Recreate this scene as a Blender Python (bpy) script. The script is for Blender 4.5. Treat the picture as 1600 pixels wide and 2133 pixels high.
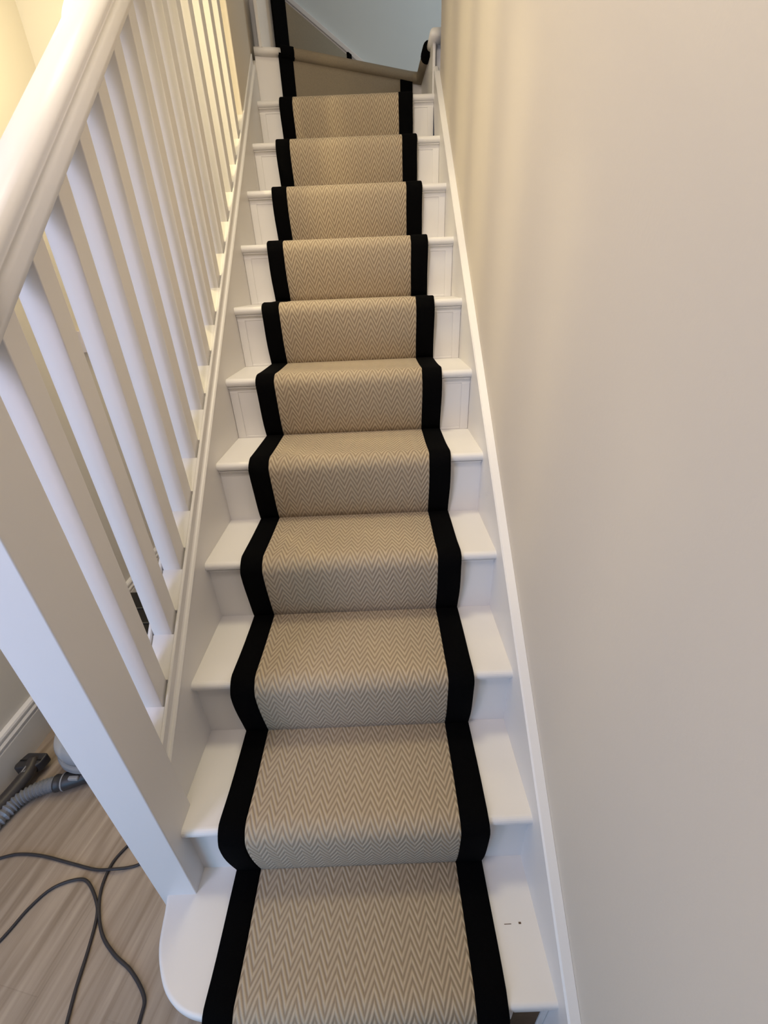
import bpy, bmesh, math, random
from mathutils import Vector, Matrix
random.seed(4)
for o in list(bpy.data.objects): bpy.data.objects.remove(o)
S = bpy.context.scene
COL = S.collection

# ------------------------------------------------------------ camera
PITCH, ROLL, YAW = -0.4956, -0.0425, 0.0022
def cam_axes():
    cy, sy, cp, sp = math.cos(YAW), math.sin(YAW), math.cos(PITCH), math.sin(PITCH)
    f = Vector((-sy*cp, cy*cp, sp)); rt = Vector((cy, sy, 0)); up = rt.cross(f)
    r2 = rt*math.cos(ROLL) + up*math.sin(ROLL); u2 = -rt*math.sin(ROLL) + up*math.cos(ROLL)
    return r2, u2, f
rt, up, fw = cam_axes()
cd = bpy.data.cameras.new('camera'); cam = bpy.data.objects.new('camera', cd); COL.objects.link(cam)
M = Matrix((rt, up, -fw)).transposed().to_4x4(); M.translation = Vector((0.4993, -0.2708, 1.4586))
cam.matrix_world = M
cd.sensor_fit = 'VERTICAL'; cd.sensor_height = 32.0; cd.lens = 880.2/2133*32.0
cd.clip_start = 0.02; cd.clip_end = 50
S.camera = cam

# ------------------------------------------------------------ light
S.view_settings.view_transform = 'Standard'; S.view_settings.look = 'None'
S.view_settings.gamma = 1; S.view_settings.use_curve_mapping = False
S.view_settings.exposure = 0.0
w = bpy.data.worlds.new('world'); S.world = w; w.use_nodes = True
w.node_tree.nodes['Background'].inputs[0].default_value = (0.55, 0.65, 1.0, 1)
w.node_tree.nodes['Background'].inputs[1].default_value = 0.05
def area(name, loc, target, sx, sy, power, col, spread=180):
    l = bpy.data.lights.new(name, 'AREA'); l.shape = 'RECTANGLE'; l.size = sx; l.size_y = sy
    l.energy = power; l.color = col; l.spread = math.radians(spread)
    o = bpy.data.objects.new(name, l); COL.objects.link(o); o.location = loc
    o.rotation_euler = (Vector(target)-Vector(loc)).to_track_quat('-Z', 'Y').to_euler(); return o
def point(name, loc, power, col, r):
    l = bpy.data.lights.new(name, 'POINT'); l.energy = power; l.color = col; l.shadow_soft_size = r
    o = bpy.data.objects.new(name, l); COL.objects.link(o); o.location = loc; return o
area('light_front_door', (-0.55, -1.3, 0.5), (-0.3, 1.0, 0.3), 0.5, 0.7, 8.2, (0.30, 0.62, 1.0))
area('light_hall_fill', (-0.78, -0.7, 1.4), (0.0, 0.9, 1.1), 0.5, 1.2, 15.0, (0.72, 0.73, 1.0))  # unseen cool fill added on the left to brighten the spindle fronts
area('light_hall_ceiling', (-0.45, 0.3, 2.5), (-0.5, 0.5, 0.0), 0.3, 0.3, 0.9, (1.0, 0.90, 0.65))
area('light_stair_lower', (0.02, -0.35, 2.95), (0.50, 1.35, 1.55), 0.3, 0.5, 9.0, (1.0, 0.87, 0.77), 115)
area('light_stair_upper', (0.2, 0.9, 3.6), (0.55, 1.1, 1.0), 0.4, 0.4, 8.6, (1.0, 0.88, 0.58), 110)
point('light_hall_lamp', (-0.455, 1.45, 2.30), 11, (1.0, 0.84, 0.46), 0.03)
area('light_landing_window', (1.9, 2.62, 3.2), (0.45, 3.14, 2.85), 0.5, 0.7, 2.1, (0.85, 0.97, 1.0), 80)

# ------------------------------------------------------------ materials
def lin(r, g, b):
    f = lambda c: (c/255/12.92 if c/255 <= .04045 else ((c/255+.055)/1.055)**2.4)
    return (f(r), f(g), f(b), 1)
def mat(name, col, rough=.5, spec=.5, bump=0, bscale=60, var=0, vscale=3, **kw):
    m = bpy.data.materials.new(name); m.use_nodes = True; nt = m.node_tree; b = nt.nodes['Principled BSDF']
    b.inputs['Base Color'].default_value = col; b.inputs['Roughness'].default_value = rough
    b.inputs['Specular IOR Level'].default_value = spec
    for k, v in kw.items(): b.inputs[k].default_value = v
    tc = nt.nodes.new('ShaderNodeTexCoord')
    if var:
        n = nt.nodes.new('ShaderNodeTexNoise'); n.inputs['Scale'].default_value = vscale; n.inputs['Detail'].default_value = 4
        nt.links.new(tc.outputs['Object'], n.inputs['Vector'])
        mx = nt.nodes.new('ShaderNodeMix'); mx.data_type = 'RGBA'
        mx.inputs['A'].default_value = tuple(c*(1-var) for c in col[:3])+(1,)
        mx.inputs['B'].default_value = tuple(min(1, c*(1+var)) for c in col[:3])+(1,)
        nt.links.new(n.outputs['Fac'], mx.inputs['Factor']); nt.links.new(mx.outputs['Result'], b.inputs['Base Color'])
    if bump:
        n2 = nt.nodes.new('ShaderNodeTexNoise'); n2.inputs['Scale'].default_value = bscale; n2.inputs['Detail'].default_value = 3
        nt.links.new(tc.outputs['Object'], n2.inputs['Vector'])
        bp = nt.nodes.new('ShaderNodeBump'); bp.inputs['Strength'].default_value = bump; bp.inputs['Distance'].default_value = .002
        nt.links.new(n2.outputs['Fac'], bp.inputs['Height']); nt.links.new(bp.outputs['Normal'], b.inputs['Normal'])
    return m
WHITE = mat('white_satin_paint', (0.80, 0.775, 0.76, 1), .38, .45, bump=.12, bscale=45)
WALL = mat('beige_wall_paint', (0.735, 0.665, 0.57, 1), .62, .4, bump=.10, bscale=150)
WALLH = mat('cream_wall_paint', (0.75, 0.705, 0.64, 1), .75, .3, bump=.10, bscale=150)
WALLB = mat('pale_grey_wall_paint', (0.68, 0.72, 0.72, 1), .8, .3)
BLACKT = mat('black_binding_tape', (0.0022, 0.0022, 0.0025, 1), .95, .04, bump=.5, bscale=900)
DGREY = mat('dark_grey_plastic', (0.035, 0.033, 0.036, 1), .42, .5)
LGREY = mat('light_grey_plastic', (0.33, 0.33, 0.34, 1), .4)
CORDM = mat('grey_rubber_cord', (0.035, 0.032, 0.036, 1), .5, .4)
HOSEM = mat('grey_ribbed_hose', (0.24, 0.25, 0.28, 1), .3, .6)
BLKG = mat('black_glossy', (0.006, 0.006, 0.006, 1), .2, .5)
PLASTIC = mat('cream_plastic', (0.70, 0.62, 0.57, 1), .4)
CEIL = mat('ceiling_paint', (0.8, 0.78, 0.74, 1), .9, .2)
def clear_mat():
    m = bpy.data.materials.new('smoky_clear_plastic'); m.use_nodes = True; nt = m.node_tree; b = nt.nodes['Principled BSDF']
    b.inputs['Base Color'].default_value = (.62, .65, .70, 1); b.inputs['Roughness'].default_value = .12
    b.inputs['Alpha'].default_value = .55; return m
CLEAR = clear_mat()
def globe_mat():
    m = bpy.data.materials.new('frosted_lit_glass'); m.use_nodes = True; nt = m.node_tree; b = nt.nodes['Principled BSDF']
    b.inputs['Base Color'].default_value = (.9, .87, .8, 1); b.inputs['Emission Color'].default_value = (1, .93, .72, 1)
    b.inputs['Emission Strength'].default_value = 0.9; return m
GLOBE = globe_mat()

def herringbone():
    m = bpy.data.materials.new('herringbone_carpet'); m.use_nodes = True; nt = m.node_tree; N = nt.nodes; L = nt.links
    b = N['Principled BSDF']; b.inputs['Roughness'].default_value = .95; b.inputs['Specular IOR Level'].default_value = .12
    b.inputs['Sheen Weight'].default_value = .15
    uv = N.new('ShaderNodeUVMap'); uv.uv_map = 'UVMap'; sx = N.new('ShaderNodeSeparateXYZ'); L.new(uv.outputs[0], sx.inputs[0])
    nz = N.new('ShaderNodeTexNoise'); nz.inputs['Scale'].default_value = 22; nz.inputs['Detail'].default_value = 2; L.new(uv.outputs[0], nz.inputs['Vector'])
    def mth(op, a, bb=None, c=None):
        n = N.new('ShaderNodeMath'); n.operation = op
        for i, v in enumerate((a, bb, c)):
            if v is None: continue
            if isinstance(v, (int, float)): n.inputs[i].default_value = v
            else: L.new(v, n.inputs[i])
        return n.outputs[0]
    tri = mth('PINGPONG', sx.outputs[0], .0195)
    zig = mth('MULTIPLY', tri, 2.1)
    vv = mth('ADD', sx.outputs[1], zig)
    wob = mth('MULTIPLY', nz.outputs['Fac'], .0030)
    vv = mth('ADD', vv, wob)
    ph = mth('MULTIPLY', vv, 2*math.pi/.0207)
    s = mth('MULTIPLY_ADD', mth('SINE', ph), .5, .5)
    cr = N.new('ShaderNodeValToRGB'); L.new(s, cr.inputs[0]); e = cr.color_ramp.elements
    e[0].position = 0.02; e[0].color = (0.30, 0.215, 0.13, 1)
    e[1].position = 0.62; e[1].color = (0.53, 0.42, 0.285, 1)
    fn = N.new('ShaderNodeTexNoise'); fn.inputs['Scale'].default_value = 900; L.new(uv.outputs[0], fn.inputs['Vector'])
    mx = N.new('ShaderNodeMix'); mx.data_type = 'RGBA'; mx.blend_type = 'MULTIPLY'; mx.inputs['Factor'].default_value = .35
    L.new(cr.outputs[0], mx.inputs['A']); L.new(fn.outputs['Fac'], mx.inputs['B'])
    br = N.new('ShaderNodeBrightContrast'); br.inputs[1].default_value = .06; L.new(mx.outputs['Result'], br.inputs[0])
    L.new(br.outputs[0], b.inputs['Base Color'])
    bp = N.new('ShaderNodeBump'); bp.inputs['Strength'].default_value = .8; bp.inputs['Distance'].default_value = .0022
    L.new(s, bp.inputs['Height']); L.new(bp.outputs[0], b.inputs['Normal'])
    return m
CARPET = herringbone()
CARPET_SHADED = mat('shaded_beige_carpet', (0.27, 0.225, 0.165, 1), .95, .1, bump=.7, bscale=500, var=.15, vscale=200)  # beige carpet with the shade at the stair top put into its colour

def wood():
    m = bpy.data.materials.new('oak_laminate_planks'); m.use_nodes = True; nt = m.node_tree; N = nt.nodes; L = nt.links
    b = N['Principled BSDF']; b.inputs['Roughness'].default_value = .42
    tc = N.new('ShaderNodeTexCoord')
    mp = N.new('ShaderNodeMapping'); mp.inputs['Rotation'].default_value = (0, 0, math.radians(90+12)); L.new(tc.outputs['Object'], mp.inputs[0])
    br = N.new('ShaderNodeTexBrick'); br.inputs['Scale'].default_value = 1; br.inputs['Brick Width'].default_value = 1.2; br.inputs['Row Height'].default_value = .19
    br.inputs['Mortar Size'].default_value = .0012; br.inputs['Mortar Smooth'].default_value = .3; br.offset = .37
    br.inputs['Color1'].default_value = (.30, .30, .30, 1); br.inputs['Color2'].default_value = (.7, .7, .7, 1); br.inputs['Mortar'].default_value = (.1, .1, .1, 1)
    L.new(mp.outputs[0], br.inputs['Vector'])
    sc = N.new('ShaderNodeMapping'); sc.inputs['Scale'].default_value = (1.3, 20, 1); L.new(mp.outputs[0], sc.inputs[0])
    n1 = N.new('ShaderNodeTexNoise'); n1.inputs['Scale'].default_value = 1.6; n1.inputs['Detail'].default_value = 6; n1.inputs['Distortion'].default_value = .6; L.new(sc.outputs[0], n1.inputs['Vector'])
    cr = N.new('ShaderNodeValToRGB'); L.new(n1.outputs['Fac'], cr.inputs[0]); e = cr.color_ramp.elements
    e[0].position = .33; e[0].color = (0.26, 0.20, 0.15, 1); e[1].position = .66; e[1].color = (0.43, 0.35, 0.28, 1)
    mx = N.new('ShaderNodeMix'); mx.data_type = 'RGBA'; mx.blend_type = 'OVERLAY'; mx.inputs['Factor'].default_value = .12
    L.new(cr.outputs[0], mx.inputs['A']); L.new(br.outputs['Color'], mx.inputs['B'])
    L.new(mx.outputs['Result'], b.inputs['Base Color'])
    return m
WOOD = wood()

# ------------------------------------------------------------ helpers
def finish(name, bm, m, parent=None, bevel=0, seg=2, smooth=False, local=False):
    me = bpy.data.meshes.new(name)
    bmesh.ops.recalc_face_normals(bm, faces=bm.faces[:])
    bm.to_mesh(me); bm.free(); me.materials.append(m)
    o = bpy.data.objects.new(name, me); COL.objects.link(o)
    if smooth:
        for p in me.polygons: p.use_smooth = True
    if parent:
        o.parent = parent
        if not local:
            mw = Matrix.Translation(parent_world(parent)).inverted(); me.transform(mw)
    if bevel:
        b = o.modifiers.new('bevel', 'BEVEL'); b.width = bevel; b.segments = seg; b.limit_method = 'ANGLE'; b.angle_limit = math.radians(40)
        for p in me.polygons: p.use_smooth = True
        wn = o.modifiers.new('wn', 'WEIGHTED_NORMAL'); wn.keep_sharp = False
    return o
def parent_world(p):
    v = Vector(p.location)
    while p.parent: p = p.parent; v += Vector(p.location)
    return v
def thing(name, label, cat, loc=(0, 0, 0), group=None):
    o = bpy.data.objects.new(name, None); COL.objects.link(o); o.location = loc; o.empty_display_size = .05
    o['label'] = label; o['category'] = cat
    if group: o['group'] = group
    return o
def struct(o): o['kind'] = 'structure'; return o
def box(bm, x0, x1, y0, y1, z0, z1):
    v = [bm.verts.new(p) for p in ((x0,y0,z0),(x1,y0,z0),(x1,y1,z0),(x0,y1,z0),(x0,y0,z1),(x1,y0,z1),(x1,y1,z1),(x0,y1,z1))]
    for f in ((0,3,2,1),(4,5,6,7),(0,1,5,4),(1,2,6,5),(2,3,7,6),(3,0,4,7)): bm.faces.new([v[i] for i in f])
def bmn(): return bmesh.new()
def boxo(name, d, m, parent=None, bevel=0, seg=2):
    bm = bmn(); box(bm, *d); return finish(name, bm, m, parent, bevel, seg)
def prism(bm, pts, a, b, axis):
    # pts 2D polygon; axis 0: (y,z) extruded in x; 1: (x,z) extruded in y; 2: (x,y) in z
    def mk(p, t): return ((t, p[0], p[1]), (p[0], t, p[1]), (p[0], p[1], t))[axis]
    A = [bm.verts.new(mk(p, a)) for p in pts]; B = [bm.verts.new(mk(p, b)) for p in pts]
    n = len(pts); bm.faces.new(A); bm.faces.new(B[::-1])
    for i in range(n): bm.faces.new((A[i], B[i], B[(i+1) % n], A[(i+1) % n]))
def rake_prism(bm, pts, y0, z0, y1, z1):
    # pts (x, dz) section swept from (y0,z0) to (y1,z1) with vertical ends
    A = [bm.verts.new((p[0], y0, z0+p[1])) for p in pts]; B = [bm.verts.new((p[0], y1, z1+p[1])) for p in pts]
    n = len(pts); bm.faces.new(A); bm.faces.new(B[::-1])
    for i in range(n): bm.faces.new((A[i], B[i], B[(i+1) % n], A[(i+1) % n]))
def smooth_path(pts, n=10, closed=False):
    P = [Vector(p) for p in pts]; out = []
    for i in range(len(P)-1):
        p0 = P[max(i-1, 0)]; p1 = P[i]; p2 = P[i+1]; p3 = P[min(i+2, len(P)-1)]
        for k in range(n):
            t = k/n
            out.append(.5*((2*p1)+(-p0+p2)*t+(2*p0-5*p1+4*p2-p3)*t*t+(-p0+3*p1-3*p2+p3)*t**3))
    out.append(P[-1]); return out
def resample(pts, step):
    P = smooth_path(pts, 30); out = [P[0]]; acc = 0
    for a, b in zip(P, P[1:]):
        acc += (b-a).length
        if acc >= step: out.append(b); acc = 0
    return out
def tube(bm, path, r, sides=12, radf=None, cap=True, sq=None):
    path = [Vector(p) for p in path]; rings = []
    prev = None
    for i, p in enumerate(path):
        t = (path[min(i+1, len(path)-1)]-path[max(i-1, 0)]).normalized()
        ref = Vector((0, 0, 1)) if abs(t.z) < .95 else Vector((0, 1, 0))
        u = t.cross(ref).normalized() if prev is None else (prev - t*prev.dot(t)).normalized()
        prev = u; v = t.cross(u)
        rr = radf(i) if radf else r
        su, sv = sq or (1, 1)
        rings.append([bm.verts.new(p+(u*math.cos(a)*su+v*math.sin(a)*sv)*rr) for a in [2*math.pi*k/sides for k in range(sides)]])
    for a, b in zip(rings, rings[1:]):
        for k in range(sides): bm.faces.new((a[k], a[(k+1) % sides], b[(k+1) % sides], b[k]))
    if cap: bm.faces.new(rings[0][::-1]); bm.faces.new(rings[-1])
def lathe(bm, prof, c, sides=48):
    rings = []
    for r, z in prof:
        rings.append([bm.verts.new((c[0]+r*math.cos(2*math.pi*k/sides), c[1]+r*math.sin(2*math.pi*k/sides), c[2]+z)) for k in range(sides)])
    for a, b in zip(rings, rings[1:]):
        for k in range(sides): bm.faces.new((a[k], a[(k+1) % sides], b[(k+1) % sides], b[k]))
    bm.faces.new(rings[0][::-1]); bm.faces.new(rings[-1])

# ------------------------------------------------------------ constants
R_, G_, Wd = 0.2006, 0.2305, 0.80
m_ = R_/G_
def zt(k): return 0.2+(k-1)*R_
def yn(k): return (k-1)*G_
def nl(y): return 0.2+m_*y

# ------------------------------------------------------------ room shell
struct(boxo('floor', (-2.4, 3.0, -3.0, 2.3, -0.06, 0), WOOD))
struct(boxo('wall_right', (0.822, 0.93, -2.6, 2.275, 0, 4.8), WALL, bevel=.004))
struct(boxo('wall_left', (-0.95, -0.835, -2.6, 2.11, 0, 2.6), WALLH))
struct(boxo('wall_hall_end', (-0.835, -0.075, 2.11, 2.2, 0, 4.8), WALLH))
bm = bmn(); box(bm, -0.075, -0.0145, 2.038, 2.47, 0, 4.8)
struct(finish('wall_stairwell_left', bm, WALL, bevel=.004))
struct(boxo('wall_far', (-1.6, 2.6, 3.14, 3.25, 2.2, 4.8), WALLB))
struct(boxo('ceiling', (-1.6, 2.6, -2.6, 3.25, 4.8, 4.9), CEIL))
struct(boxo('ceiling_hall', (-0.95, -0.10, -2.6, 2.11, 2.6, 2.75), CEIL))
struct(boxo('wall_upper_left', (-0.20, -0.10, -2.6, 2.11, 2.75, 4.8), WALLH))
# upper landing behind the winder
bm = bmn()
prism(bm, [(0.0, 2.41), (0.115, 2.425), (0.16, 2.43), (0.785, 2.765), (0.81, 2.765), (0.81, 2.36), (1.9, 2.36), (1.9, 3.14), (-1.2, 3.14), (-1.2, 2.5), (0.0, 2.5)], 2.20, 2.402, 2)
struct(finish('floor_landing', bm, WHITE))
# baseboard along the left wall
prof = [(-.836, 0), (-.815, 0), (-.815, .118), (-.8175, .121), (-.8175, .127), (-.8135, .131), (-.8130, .137), (-.8165, .143), (-.8200, .146), (-.8200, .150),
        (-.8165, .153), (-.8165, .160), (-.8200, .1665), (-.8265, .169), (-.836, .170)]
bm = bmn(); prism(bm, prof, -2.5, 2.105, 1)
struct(finish('baseboard_left', bm, WHITE))
bm = bmn(); prism(bm, [(y, z) for y, z in [(2.11, 0), (2.092, 0), (2.092, .12), (2.096, .13), (2.092, .14), (2.10, .168), (2.11, .17)]], -.813, -.08, 0)
struct(finish('baseboard_hall_end', bm, WHITE))
# skirting board rising along the far wall of the winder
bm = bmn()
def fz(x): return 2.635 - .68*(x-.39)
prism(bm, [(-.35, 2.40), (.62, 2.40), (.62, fz(.62)+.0), (-.35, fz(-.35))], 3.122, 3.14, 1)
prism(bm, [(-.35, fz(-.35)-.004), (.62, fz(.62)-.004), (.62, fz(.62)+.022), (-.35, fz(-.35)+.022)], 3.112, 3.14, 1)
struct(finish('baseboard_far', bm, WHITE, bevel=.003))

# ------------------------------------------------------------ staircase
ST = thing('staircase', 'white painted wooden staircase with a rounded bottom step, climbing between two strings', 'staircase', (0, 0, 0))
def nosed(bm, x0, x1, yf, yb, z, t=.026):
    r = t/2; pts = [(yf+r+math.cos(a)*r, z-r+math.sin(a)*r) for a in [math.radians(270-18*i) for i in range(0, 11)]]
    pts += [(yb, z), (yb, z-t)]
    prism(bm, pts, x0, x1, 0)
OV = .008
for k in range(1, 12):
    z = zt(k); yf = yn(k)-OV; yb = yn(k+1)+.022
    if k == 11: yb = 2.37
    if k == 1:
        bm = bmn()
        curve = [(-.060, .30), (-.060, .20), (-.0500, .160), (-.0465, .140), (-.0385, .105), (-.0225, .071), (.003, .036), (.034, .012), (.07, -.003), (.11, -.010)]
        cp = [p.to_2d() for p in smooth_path([(x, y, 0) for x, y in curve[1:]], 6)]
        poly = [(-.060, .26)] + [(p.x, p.y) for p in cp] + [(Wd+.012, -.010), (Wd+.012, .26)]
        prism(bm, poly, z-.026, z, 2)
        tr = finish('tread', bm, WHITE, ST, bevel=.009, seg=4)
        tr['label'] = 'rounded bullnose bottom tread'
        bm = bmn()
        def ins(p, c=(.12, .25), d=.02):
            v = Vector((p[0]-c[0], p[1]-c[1])); l = v.length; v *= (l-d)/l; return (c[0]+v.x, c[1]+v.y)
        poly2 = [ins(p) if p[0] < .12 else (p[0], .012) for p in poly[:-2]] + [(Wd, .012), (Wd, .24)]
        prism(bm, poly2, 0, z-.026, 2)
        finish('riser', bm, WHITE, ST, bevel=.002)
        bm = bmn(); box(bm, .702, .725, .0045, .012, .06, .172); box(bm, .725, .79, .0045, .012, .105, .172); box(bm, .785, .799, .0045, .012, 0, .172)
        finish('riser_casing', bm, WHITE, ST, bevel=.002)
        bm = bmn(); box(bm, .726, .784, .008, .0118, .0, .104)
        o = finish('bare_wood_patch', bm, mat('raw_brown_wood', (0.10, 0.055, 0.025, 1), .8, var=.4, vscale=40), ST); o['label'] = 'unpainted brown wood showing at the foot of the bottom riser'
        continue
    bm = bmn(); nosed(bm, -.006, Wd+.006, yf, yb, z)
    if k == 11:   # first winder: wide on the right
        prism(bm, [(0, 2.37), (0, 2.385), (.12, 2.41), (.79, 2.76), (.80, 2.76), (.80, 2.37)], z-.026, z, 2)
    tr = finish('tread', bm, WHITE, ST, smooth=False)
    for p in tr.data.polygons: p.use_smooth = False
    yr = yn(k)+.010; zb = zt(k-1)
    finish('riser', (lambda b: (box(b, 0, Wd, yr, yr+.012, zb, z-.026), b)[1])(bmn()), WHITE, ST)
    # scotia under the nosing and panel edging on the riser
    bm = bmn(); r = .011
    pts = [(yr, z-.026), (yr-r, z-.026)] + [(yr-r+r*math.sin(a)*.9, z-.028-r*(1-math.cos(a))*1.0) for a in (0, .5, 1.0, 1.5)] + [(yr-.0015, z-.044), (yr, z-.044)]
    prism(bm, pts, 0.001, Wd-.001, 0)
    sc = finish('scotia_moulding', bm, WHITE, tr)
    if k >= 6:
        bm = bmn(); box(bm, 0.001, .028, yr-.0035, yr, zb, z-.044); box(bm, .772, .799, yr-.0035, yr, zb, z-.044); box(bm, .028, .772, yr-.0035, yr, zb, zb+.008)
        finish('riser_edging', bm, WHITE, ST, bevel=.0015)
bm = bmn(); box(bm, .7258, .7415, .1135, .1147, zt(1)-.001, zt(1)+.0004); box(bm, .758, .7635, .1135, .117, zt(1)-.001, zt(1)+.0004)
sc = finish('scuff_mark', bm, mat('scuff_brown', (.12, .07, .04, 1), .8), ST); sc['label'] = 'small brown scuff on the bottom tread'
# winder step (12th): straight stub, diagonal, return along the right
z12 = 2.407
def face_wall(bm, a, b, z0, z1, th=.012):
    a = Vector(a); b = Vector(b); d = (b-a).normalized(); n = Vector((-d.y, d.x))*th
    v = [bm.verts.new((p.x, p.y, z)) for z in (z0, z1) for p in (a, b, b+n, a+n)]
    for f in ((0,1,2,3),(7,6,5,4),(0,4,5,1),(1,5,6,2),(2,6,7,3),(3,7,4,0)): bm.faces.new([v[i] for i in f])
bm = bmn()
face_wall(bm, (0.0, 2.385), (0.12, 2.410), zt(11), z12-.026); face_wall(bm, (.12, 2.41), (.785, 2.76), zt(11), z12-.026)
face_wall(bm, (.785, 2.76), (.795, 2.33), zt(11), z12-.026)
o = finish('riser', bm, WHITE, ST); o['label'] = 'angled winder riser at the top'
def nose_sweep(bm, pts, z, t=.03, wd=.03, back=.05):
    # bull-nosed strip following a polyline, nose towards the right-hand side of travel
    P = [Vector(p) for p in pts]; rings = []
    for i, p in enumerate(P):
        d = Vector((0, 0))
        if i: d += (p-P[i-1]).normalized()
        if i < len(P)-1: d += (P[i+1]-p).normalized()
        d.normalize(); n = Vector((d.y, -d.x)); r = t/2; ring = []
        for q, zz in [(-back, z-t)] + [(wd-r+math.cos(a)*r, z-r+math.sin(a)*r) for a in [math.radians(-90+22.5*j) for j in range(9)]] + [(-back, z)]:
            ring.append(bm.verts.new((p.x+n.x*q, p.y+n.y*q, zz)))
        rings.append(ring)
    m = len(rings[0])
    for a, b in zip(rings, rings[1:]):
        for k in range(m): bm.faces.new((a[k], a[(k+1) % m], b[(k+1) % m], b[k]))
    bm.faces.new(rings[0]); bm.faces.new(rings[-1][::-1])
bm = bmn(); nose_sweep(bm, [(0.0, 2.388), (.06, 2.395), (.115, 2.41)], z12, t=.028, wd=.022)
o = finish('tread_nosing', bm, WHITE, ST, smooth=True); o['label'] = 'white nosing left of the carpet at the winder'
bm = bmn(); nose_sweep(bm, [(.80, 2.47), (.80, 2.30)], z12+.006, t=.034, wd=.022, back=.03)
o = finish('tread_nosing', bm, WHITE, ST, smooth=True); o['label'] = 'white nosing end right of the carpet at the winder'
# riser of the 13th step behind the winder
bm = bmn(); face_wall(bm, (0.04, 2.37), (.405, 3.115), z12-.005, 2.58, .015)
finish('riser', bm, WHITE, ST)
bm = bmn(); box(bm, 0.003, .022, 2.475, 2.50, z12, 3.4); box(bm, -.03, .045, 2.50, 2.56, z12, 3.4)
o = finish('winder_post', bm, WHITE, ST, bevel=.006, seg=3); o['label'] = 'white moulded post beside the winder'
# strings
bm = bmn(); yA, yB = -.12, 2.33
pts = [(yA, 0), (yA, nl(yA)+.060), (yA+.03, nl(yA+.03)+.076), (yB, nl(yB)+.076), (yB, 2.20), (2.2, nl(2.2)-.28), (.15, 0)]
prism(bm, pts, .8, .8215, 0)
o = finish('wall_string', bm, WHITE, ST, bevel=.006, seg=3)
bm = bmn(); rake_prism(bm, [(.799, .066), (.799, .074), (.803, .078), (.8215, .083), (.8215, .066)], yA+.02, nl(yA+.02), 2.29, nl(2.29))
finish('string_moulding', bm, WHITE, ST)
bm = bmn(); yA = .285; yB = 2.0375
pts = [(yA, 0), (yA, nl(yA)+.082), (yB, nl(yB)+.082), (yB, nl(yB)-.29), (.62, 0)]
prism(bm, pts, -.035, 0, 0)
prism(bm, [(2.0375, nl(2.0375)+.082), (2.158, nl(2.158)+.082), (2.158, nl(2.158)-.29), (2.0375, nl(2.0375)-.29)], -.014, 0, 0)
prism(bm, [(2.156, nl(2.156)+.082), (2.40, nl(2.40)+.082), (2.40, nl(2.40)-.29), (2.156, nl(2.156)-.29)], -.014, 0, 0)
finish('outer_string', bm, WHITE, ST, bevel=.003)
bm = bmn(); prism(bm, [(.62, 0), (2.037, nl(2.037)-.29), (2.037, 0)], -.03, -.01, 0)
finish('understair_panel', bm, WHITE, ST)

# ------------------------------------------------------------ balustrade
BA = thing('balustrade', 'white painted stair balustrade with square spindles, newel post and moulded handrail', 'banister', (-.043, .237, 0))
boxo('newel_post', (-.0745, .015, .189, .285, 0, 1.62), WHITE, BA, bevel=.003)
bm = bmn(); box(bm, -.083, .024, .180, .294, 1.62, 1.64); box(bm, -.075, .016, .188, .286, 1.64, 1.67)
finish('newel_cap', bm, WHITE, BA, bevel=.008, seg=3)
# base rail with a channel
ya, yb = .285, 2.038
sec = [(-.070, .070), (0.001, .070), (.002, .082), (-.001, .087), (-.005, .089), (-.007, .094), (-.007, .121), (-.009, .124), (-.012, .124), (-.014, .121), (-.014, .106),
       (-.068, .106), (-.068, .121), (-.070, .124), (-.074, .124), (-.078, .120), (-.078, .080)]
bm = bmn(); rake_prism(bm, sec, ya, nl(ya), yb, nl(yb)); finish('base_rail', bm, WHITE, BA)
bm = bmn(); rake_prism(bm, [(x, v) for x, v in sec[:11] if x > -.0135]+[(-.0145, .120), (-.0145, .070)], 2.038, nl(2.038), 2.36, nl(2.36)); finish('base_rail', bm, WHITE, BA)
# handrail : slope .83
hs = .83
def hz(y): return 1.114+hs*y      # bottom edge height at x=-.01
ch = 1/.77
sec = [(-.074, 0), (-.0125, 0), (-.0105, .002), (-.0098, .010), (-.0098, .022), (-.0105, .027), (-.0116, .031), (-.0122, .035), (-.0118, .039), (-.0108, .043), (-.0112, .0475), (-.0130, .0520), (-.0165, .0565), (-.0215, .0605), (-.0275, .0640), (-.0370, .0655),
       (-.047, .0655), (-.056, .0640), (-.064, .0612), (-.071, .0570), (-.0765, .0515), (-.0795, .0460), (-.0785, .041), (-.0755, .0375), (-.0735, .034), (-.0745, .030), (-.0765, .026), (-.077, .004)]
sec = [(x, v*ch) for x, v in sec]
ha, hb = .285, 2.040
bm = bmn(); rake_prism(bm, sec, ha, hz(ha), hb, hz(hb))
hr = finish('handrail', bm, WHITE, BA)
for p in hr.data.polygons:
    if len(p.vertices) == 4: p.use_smooth = True
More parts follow.
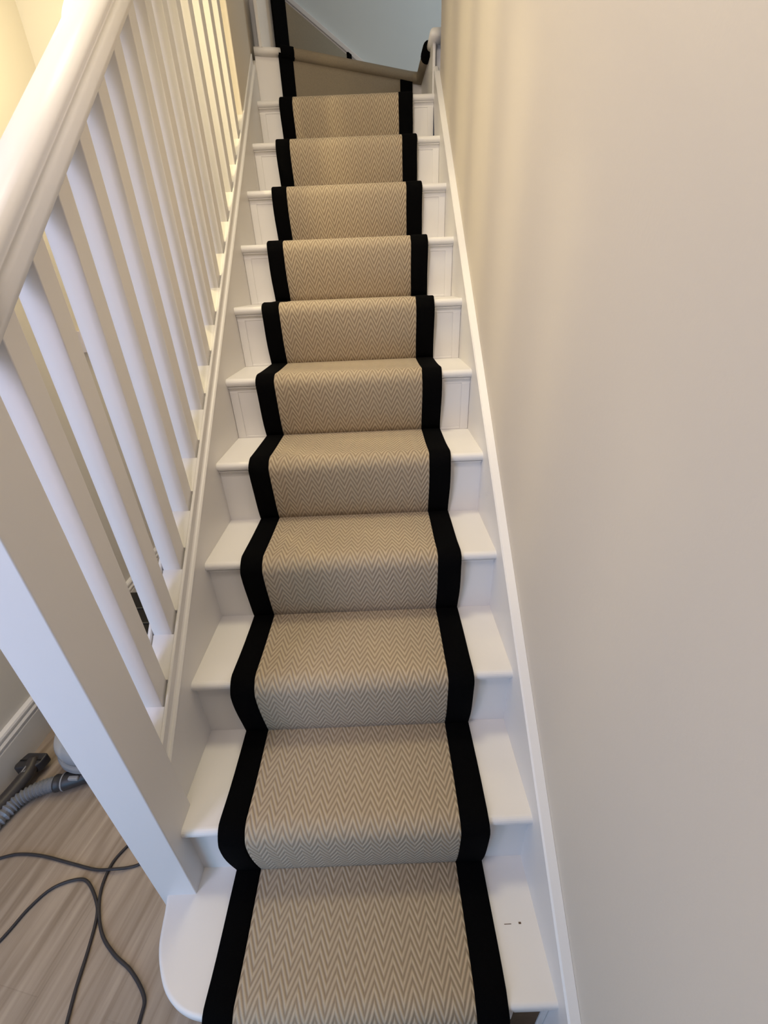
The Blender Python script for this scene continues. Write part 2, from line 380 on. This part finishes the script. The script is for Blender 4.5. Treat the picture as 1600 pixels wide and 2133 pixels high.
# spindles
sp0 = None
for i in range(14):
    y = .369+.1192*i
    bm = bmn(); x0, x1, y0, y1 = -.0655, -.0205, y, y+.043
    zb0, zb1 = nl(y0)+.1065, nl(y1)+.1065; zt0, zt1 = hz(y0)+.004, hz(y1)+.004
    v = [bm.verts.new(p) for p in ((x0,y0,zb0),(x1,y0,zb0),(x1,y1,zb1),(x0,y1,zb1),(x0,y0,zt0),(x1,y0,zt0),(x1,y1,zt1),(x0,y1,zt1))]
    for f in ((0,3,2,1),(4,5,6,7),(0,1,5,4),(1,2,6,5),(2,3,7,6),(3,0,4,7)): bm.faces.new([v[j] for j in f])
    finish('spindle', bm, WHITE, BA, bevel=.0022, seg=2)
    # fillet strip let into the channel below each gap
    yf0 = (y-.0762) if i else .285
    bm = bmn(); rake_prism(bm, [(-.0675, .104), (-.0145, .104), (-.0145, .113), (-.017, .115), (-.065, .115), (-.0675, .113)], yf0, nl(yf0), y, nl(y))
    finish('fillet', bm, WHITE, BA)
bm = bmn(); y = .369+.1192*13+.043; rake_prism(bm, [(-.0675, .104), (-.0145, .104), (-.0145, .115), (-.0675, .115)], y, nl(y), 2.038, nl(2.038)); finish('fillet', bm, WHITE, BA)

# ------------------------------------------------------------ stair runner
RU = thing('stair_runner', 'cream and brown herringbone stair runner with wide black edging up the white stairs', 'carpet', (.4, 0, 0))
path = []
for k in range(1, 12):
    yb, zb = yn(k)+.010, zt(k-1) if k > 1 else 0
    z = zt(k); yf = yn(k)-OV
    path.append((yb-.001, zb+.001))
    path.append((yb-.004, zb+.010))
    r = .032; ya_, za_ = yf-.010+r, z+.003-r
    for t in (.12, .25, .4, .55, .7, .85): path.append((yb-.004+(yf-.010-yb+.004)*math.sin(t*math.pi/2), zb+.010+(za_-zb-.010)*t))
    for a in (180, 165, 150, 135, 120, 105, 90): path.append((ya_+math.cos(math.radians(a))*r, za_+math.sin(math.radians(a))*r))
    ye = yn(k+1)+.010 if k < 11 else 2.40
    for t in (.15, .3, .5, .75): path.append((ya_+(ye-.012-ya_)*t, z+.003*(1-min(1, t/.5))**2))
    path.append((ye-.012, z))
# thin out near duplicates
pp = [path[0]]
for p in path[1:]:
    if math.hypot(p[0]-pp[-1][0], p[1]-pp[-1][1]) > .0015: pp.append(p)
path = pp
def run_strip(name, x0, x1, th, m, edge=.004, wob=0, lab=None, nx=1):
    bm = bmn(); uvl = bm.loops.layers.uv.new('UVMap')
    n = len(path); s = 0; rows = []
    for i, (y, z) in enumerate(path):
        a = Vector(path[max(i-1, 0)]); b = Vector(path[min(i+1, n-1)]); p = Vector((y, z))
        if i: s += (p-Vector(path[i-1])).length
        t = (b-a).normalized(); nn = Vector((-t.y, t.x))
        d1 = (p-a).normalized() if i else t; d2 = (b-p).normalized() if i < n-1 else t
        k = 1/max(.55, math.cos(d1.angle(d2)/2)) if d1.length and d2.length else 1
        k = min(k, 1.5)
        wx = wob*math.sin(i*.9)
        xs = [(x0+wx, 0), (x0+wx, th-edge*.6), (x0+wx+edge, th)] + [(x0+(x1-x0)*j/nx, th) for j in range(1, nx)] + [(x1-edge+wx, th), (x1+wx, th-edge*.6), (x1+wx, 0)]
        rows.append(([bm.verts.new((x, y+nn.x*h*k, z+nn.y*h*k)) for x, h in xs], [x for x, h in xs], s))
    for A, B in zip(rows, rows[1:]):
        for j in range(len(A[0])):
            j2 = (j+1) % len(A[0])
            f = bm.faces.new((A[0][j], A[0][j2], B[0][j2], B[0][j]))
            for l, (xx, ss) in zip(f.loops, ((A[1][j], A[2]), (A[1][j2], A[2]), (B[1][j2], B[2]), (B[1][j], B[2]))): l[uvl].uv = (xx-.4+.195, ss)
    bm.faces.new(rows[0][0]); bm.faces.new(rows[-1][0][::-1])
    o = finish(name, bm, m, RU, smooth=True)
    if lab: o['label'] = lab
    return o
run_strip('carpet_field', .158, .640, .0075, CARPET, lab='cream and brown herringbone carpet')
run_strip('edging', .100, .160, .0090, BLACKT, wob=.0007, lab='black edging on the left side')
run_strip('edging', .638, .702, .0090, BLACKT, wob=.0007, lab='black edging on the right side')

# carpet over the winder
WC = thing('winder_carpet', 'shade-darkened beige carpet wrapped over the angled winder steps at the top, with black edging', 'carpet', (.4, 2.6, z12))
dg = lambda x: 2.41+(x-.12)*(.35/.665)      # y of the diagonal riser
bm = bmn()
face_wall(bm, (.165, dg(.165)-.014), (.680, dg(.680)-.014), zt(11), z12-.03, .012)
finish('riser_carpet', bm, CARPET_SHADED, WC)
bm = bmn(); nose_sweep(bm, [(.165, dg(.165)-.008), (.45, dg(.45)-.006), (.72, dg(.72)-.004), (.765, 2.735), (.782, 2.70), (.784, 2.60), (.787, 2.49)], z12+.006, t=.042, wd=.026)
finish('nosing_carpet', bm, CARPET_SHADED, WC, smooth=True)
bm = bmn(); face_wall(bm, (.110, dg(.110)-.020), (.166, dg(.166)-.018), zt(11), z12-.02, .012)
nose_sweep(bm, [(.112, dg(.112)-.006), (.167, dg(.167)-.007)], z12+.010, t=.05, wd=.026)
o = finish('edging', bm, BLACKT, WC); o['label'] = 'black edging at the left end of the winder'
bm = bmn(); face_wall(bm, (.672, dg(.672)-.020), (.735, dg(.735)-.018), zt(11), z12-.03, .012)
o = finish('edging', bm, BLACKT, WC); o['label'] = 'short black edging strip on the winder riser'
bm = bmn(); nose_sweep(bm, [(.787, 2.50), (.789, 2.42)], z12+.012, t=.055, wd=.030)
o = finish('edging', bm, BLACKT, WC, smooth=True); o['label'] = 'black edging end by the right wall'
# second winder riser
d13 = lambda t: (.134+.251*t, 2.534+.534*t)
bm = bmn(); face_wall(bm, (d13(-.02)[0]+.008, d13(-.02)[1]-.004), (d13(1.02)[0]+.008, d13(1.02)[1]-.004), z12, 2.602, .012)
o = finish('riser_carpet', bm, CARPET_SHADED, WC)
bm = bmn(); face_wall(bm, (d13(-.18)[0]+.012, d13(-.18)[1]-.006), (d13(-.01)[0]+.012, d13(-.01)[1]-.006), z12, 2.62, .012)
o = finish('edging', bm, BLACKT, WC); o['label'] = 'tall black edging at the left end of the upper winder'
bm = bmn(); face_wall(bm, (d13(1.0)[0]+.016, d13(1.0)[1]-.012), (d13(1.07)[0]+.016, d13(1.07)[1]-.012), z12, 2.612, .012)
o = finish('edging', bm, BLACKT, WC); o['label'] = 'tip of black edging by the far wall'

# ------------------------------------------------------------ hall objects
LP = (-.415, 1.86, 2.25)
PL = thing('pendant_lamp', 'round frosted glass lamp glowing behind the handrail', 'lamp', LP)
bm = bmn(); bmesh.ops.create_uvsphere(bm, u_segments=32, v_segments=20, radius=.13, matrix=Matrix.Translation(LP)); finish('lamp_shade', bm, GLOBE, PL, smooth=True)
bm = bmn(); lathe(bm, [(.03, .12), (.03, .16), (.008, .165), (.008, .33), (.045, .332), (.045, .34)], LP, 24); finish('lamp_stem', bm, LGREY, PL)

TH = thing('thermostat', 'small cream plastic thermostat on the hall wall seen between spindles', 'thermostat', (-.835, 1.81, 1.28))
boxo('cover', (-.835, -.805, 1.76, 1.86, 1.235, 1.325), PLASTIC, TH, bevel=.004)
bm = bmn(); tube(bm, [(-.806, 1.80, 1.262), (-.794, 1.80, 1.262)], .012, 20); finish('dial', bm, LGREY, TH)

# vacuum cleaner
VC = thing('vacuum_cleaner', 'canister vacuum cleaner with clear dust bin and grey ribbed hose, behind the newel post', 'vacuum cleaner', (-.53, .68, 0))
cb = (-.548, .688, 0)
bm = bmn(); lathe(bm, [(.105, 0), (.118, .012), (.118, .045), (.10, .055)], cb); finish('base', bm, DGREY, VC, smooth=True)
bm = bmn(); lathe(bm, [(.10, .055), (.119, .062), (.122, .070), (.119, .078), (.122, .086), (.116, .092)], cb); finish('bin_rim', bm, LGREY, VC, smooth=True)
bm = bmn(); lathe(bm, [(.112, .092), (.117, .11), (.117, .135), (.108, .155), (.06, .168)], cb); finish('dust_bin', bm, CLEAR, VC, smooth=True)
bm = bmn(); lathe(bm, [(.035, .09), (.06, .11), (.06, .145), (.03, .155)], cb); finish('cyclone', bm, mat('grey_blue_plastic', (.16, .18, .23, 1), .35), VC, smooth=True)
hp = resample([(-.80, .33, .024), (-.77, .41, .024), (-.752, .463, .024), (-.736, .508, .024), (-.706, .537, .025), (-.668, .554, .027), (-.632, .562, .03)], .0026)
bm = bmn(); tube(bm, hp, .02, 16, radf=lambda i: .0215+.0030*math.cos(i*math.pi/2)); finish('hose', bm, HOSEM, VC)
bm = bmn(); tube(bm, smooth_path([(-.636, .561, .030), (-.60, .568, .030), (-.55, .585, .03), (-.50, .60, .03)], 5), .0255, 16, radf=lambda i: .0255+(.002 if i in (0, 1, 4) else 0)); finish('hose_cuff', bm, DGREY, VC, smooth=True)
bm = bmn(); tube(bm, [(-.612, .566, .0295), (-.608, .5665, .0295)], .0285, 20); o = finish('cuff_ring', bm, LGREY, VC)
bm = bmn(); box(bm, -.588, -.555, .556, .570, .044, .058)
o = finish('release_button', bm, LGREY, VC, bevel=.004)

VT = thing('vacuum_floor_tool', 'dark grey vacuum wand with a small T-shaped nozzle lying beside the skirting board', 'vacuum attachment', (-.755, .62, 0))
bm = bmn()
hd = [(-.802, .612), (-.792, .640), (-.785, .655), (-.716, .652), (-.713, .645), (-.716, .618), (-.728, .604), (-.745, .606), (-.765, .600), (-.795, .598)]
prism(bm, hd, .022, .060, 2); finish('nozzle', bm, DGREY, VT, bevel=.006, seg=3)
bm = bmn(); box(bm, -.752, -.720, .6235, .6285, .0585, .0612); box(bm, -.792, -.770, .6235, .6285, .0585, .0612); finish('nozzle_slot', bm, BLKG, VT)
bm = bmn(); tube(bm, smooth_path([(-.752, .635, .056), (-.745, .600, .048), (-.752, .555, .042), (-.77, .49, .036), (-.80, .38, .034)], 6), .019, 18, radf=lambda i: .015+min(i, 8)*.0009); finish('wand', bm, mat('brown_grey_plastic', (0.045, 0.038, 0.036, 1), .4), VT, smooth=True)
bm = bmn(); box(bm, -.7545, -.7405, .580, .603, .0625, .0675); finish('clip', bm, LGREY, VT, bevel=.003)

# power cord
pts = [(-.715, .352), (-.684, .363), (-.633, .372), (-.557, .365), (-.457, .343), (-.377, .326), (-.319, .322), (-.281, .328), (-.25, .337), (-.20, .37), (-.17, .42), (-.19, .47), (-.245, .46), (-.285, .42),
       (-.315, .38), (-.336, .339), (-.335, .284), (-.313, .232), (-.275, .183), (-.224, .146), (-.166, .115), (-.116, .074), (-.107, .045), (-.112, .0), (-.15, -.06), (-.21, -.06), (-.26, -.02),
       (-.273, .035), (-.286, .09), (-.297, .157), (-.311, .217), (-.331, .252), (-.38, .296), (-.419, .304), (-.475, .286), (-.511, .243), (-.54, .179), (-.60, .10), (-.68, .05)]
p3 = [(x, y, .0045+(.008 if i in (6,) else 0)) for i, (x, y) in enumerate(pts)]
bm = bmn(); tube(bm, smooth_path(p3, 8), .0040, 8)
o = finish('power_cord', bm, CORDM, smooth=True); o['label'] = 'thin dark grey power cord looping across the wooden floor'; o['category'] = 'cord'

# black case beyond the banister
BC = thing('storage_case', 'black glossy case standing on the hall floor, glimpsed between the lower spindles', 'case', (-.59, 1.1, 0))
boxo('body', (-.77, -.40, .84, 1.36, 0, .20), BLKG, BC, bevel=.012)
bm = bmn()
for yy in (.93, 1.03, 1.13, 1.23): box(bm, -.765, -.405, yy, yy+.006, .196, .2035)
finish('ribs', bm, mat('grey_ridge', (.06, .06, .055, 1), .4), BC)
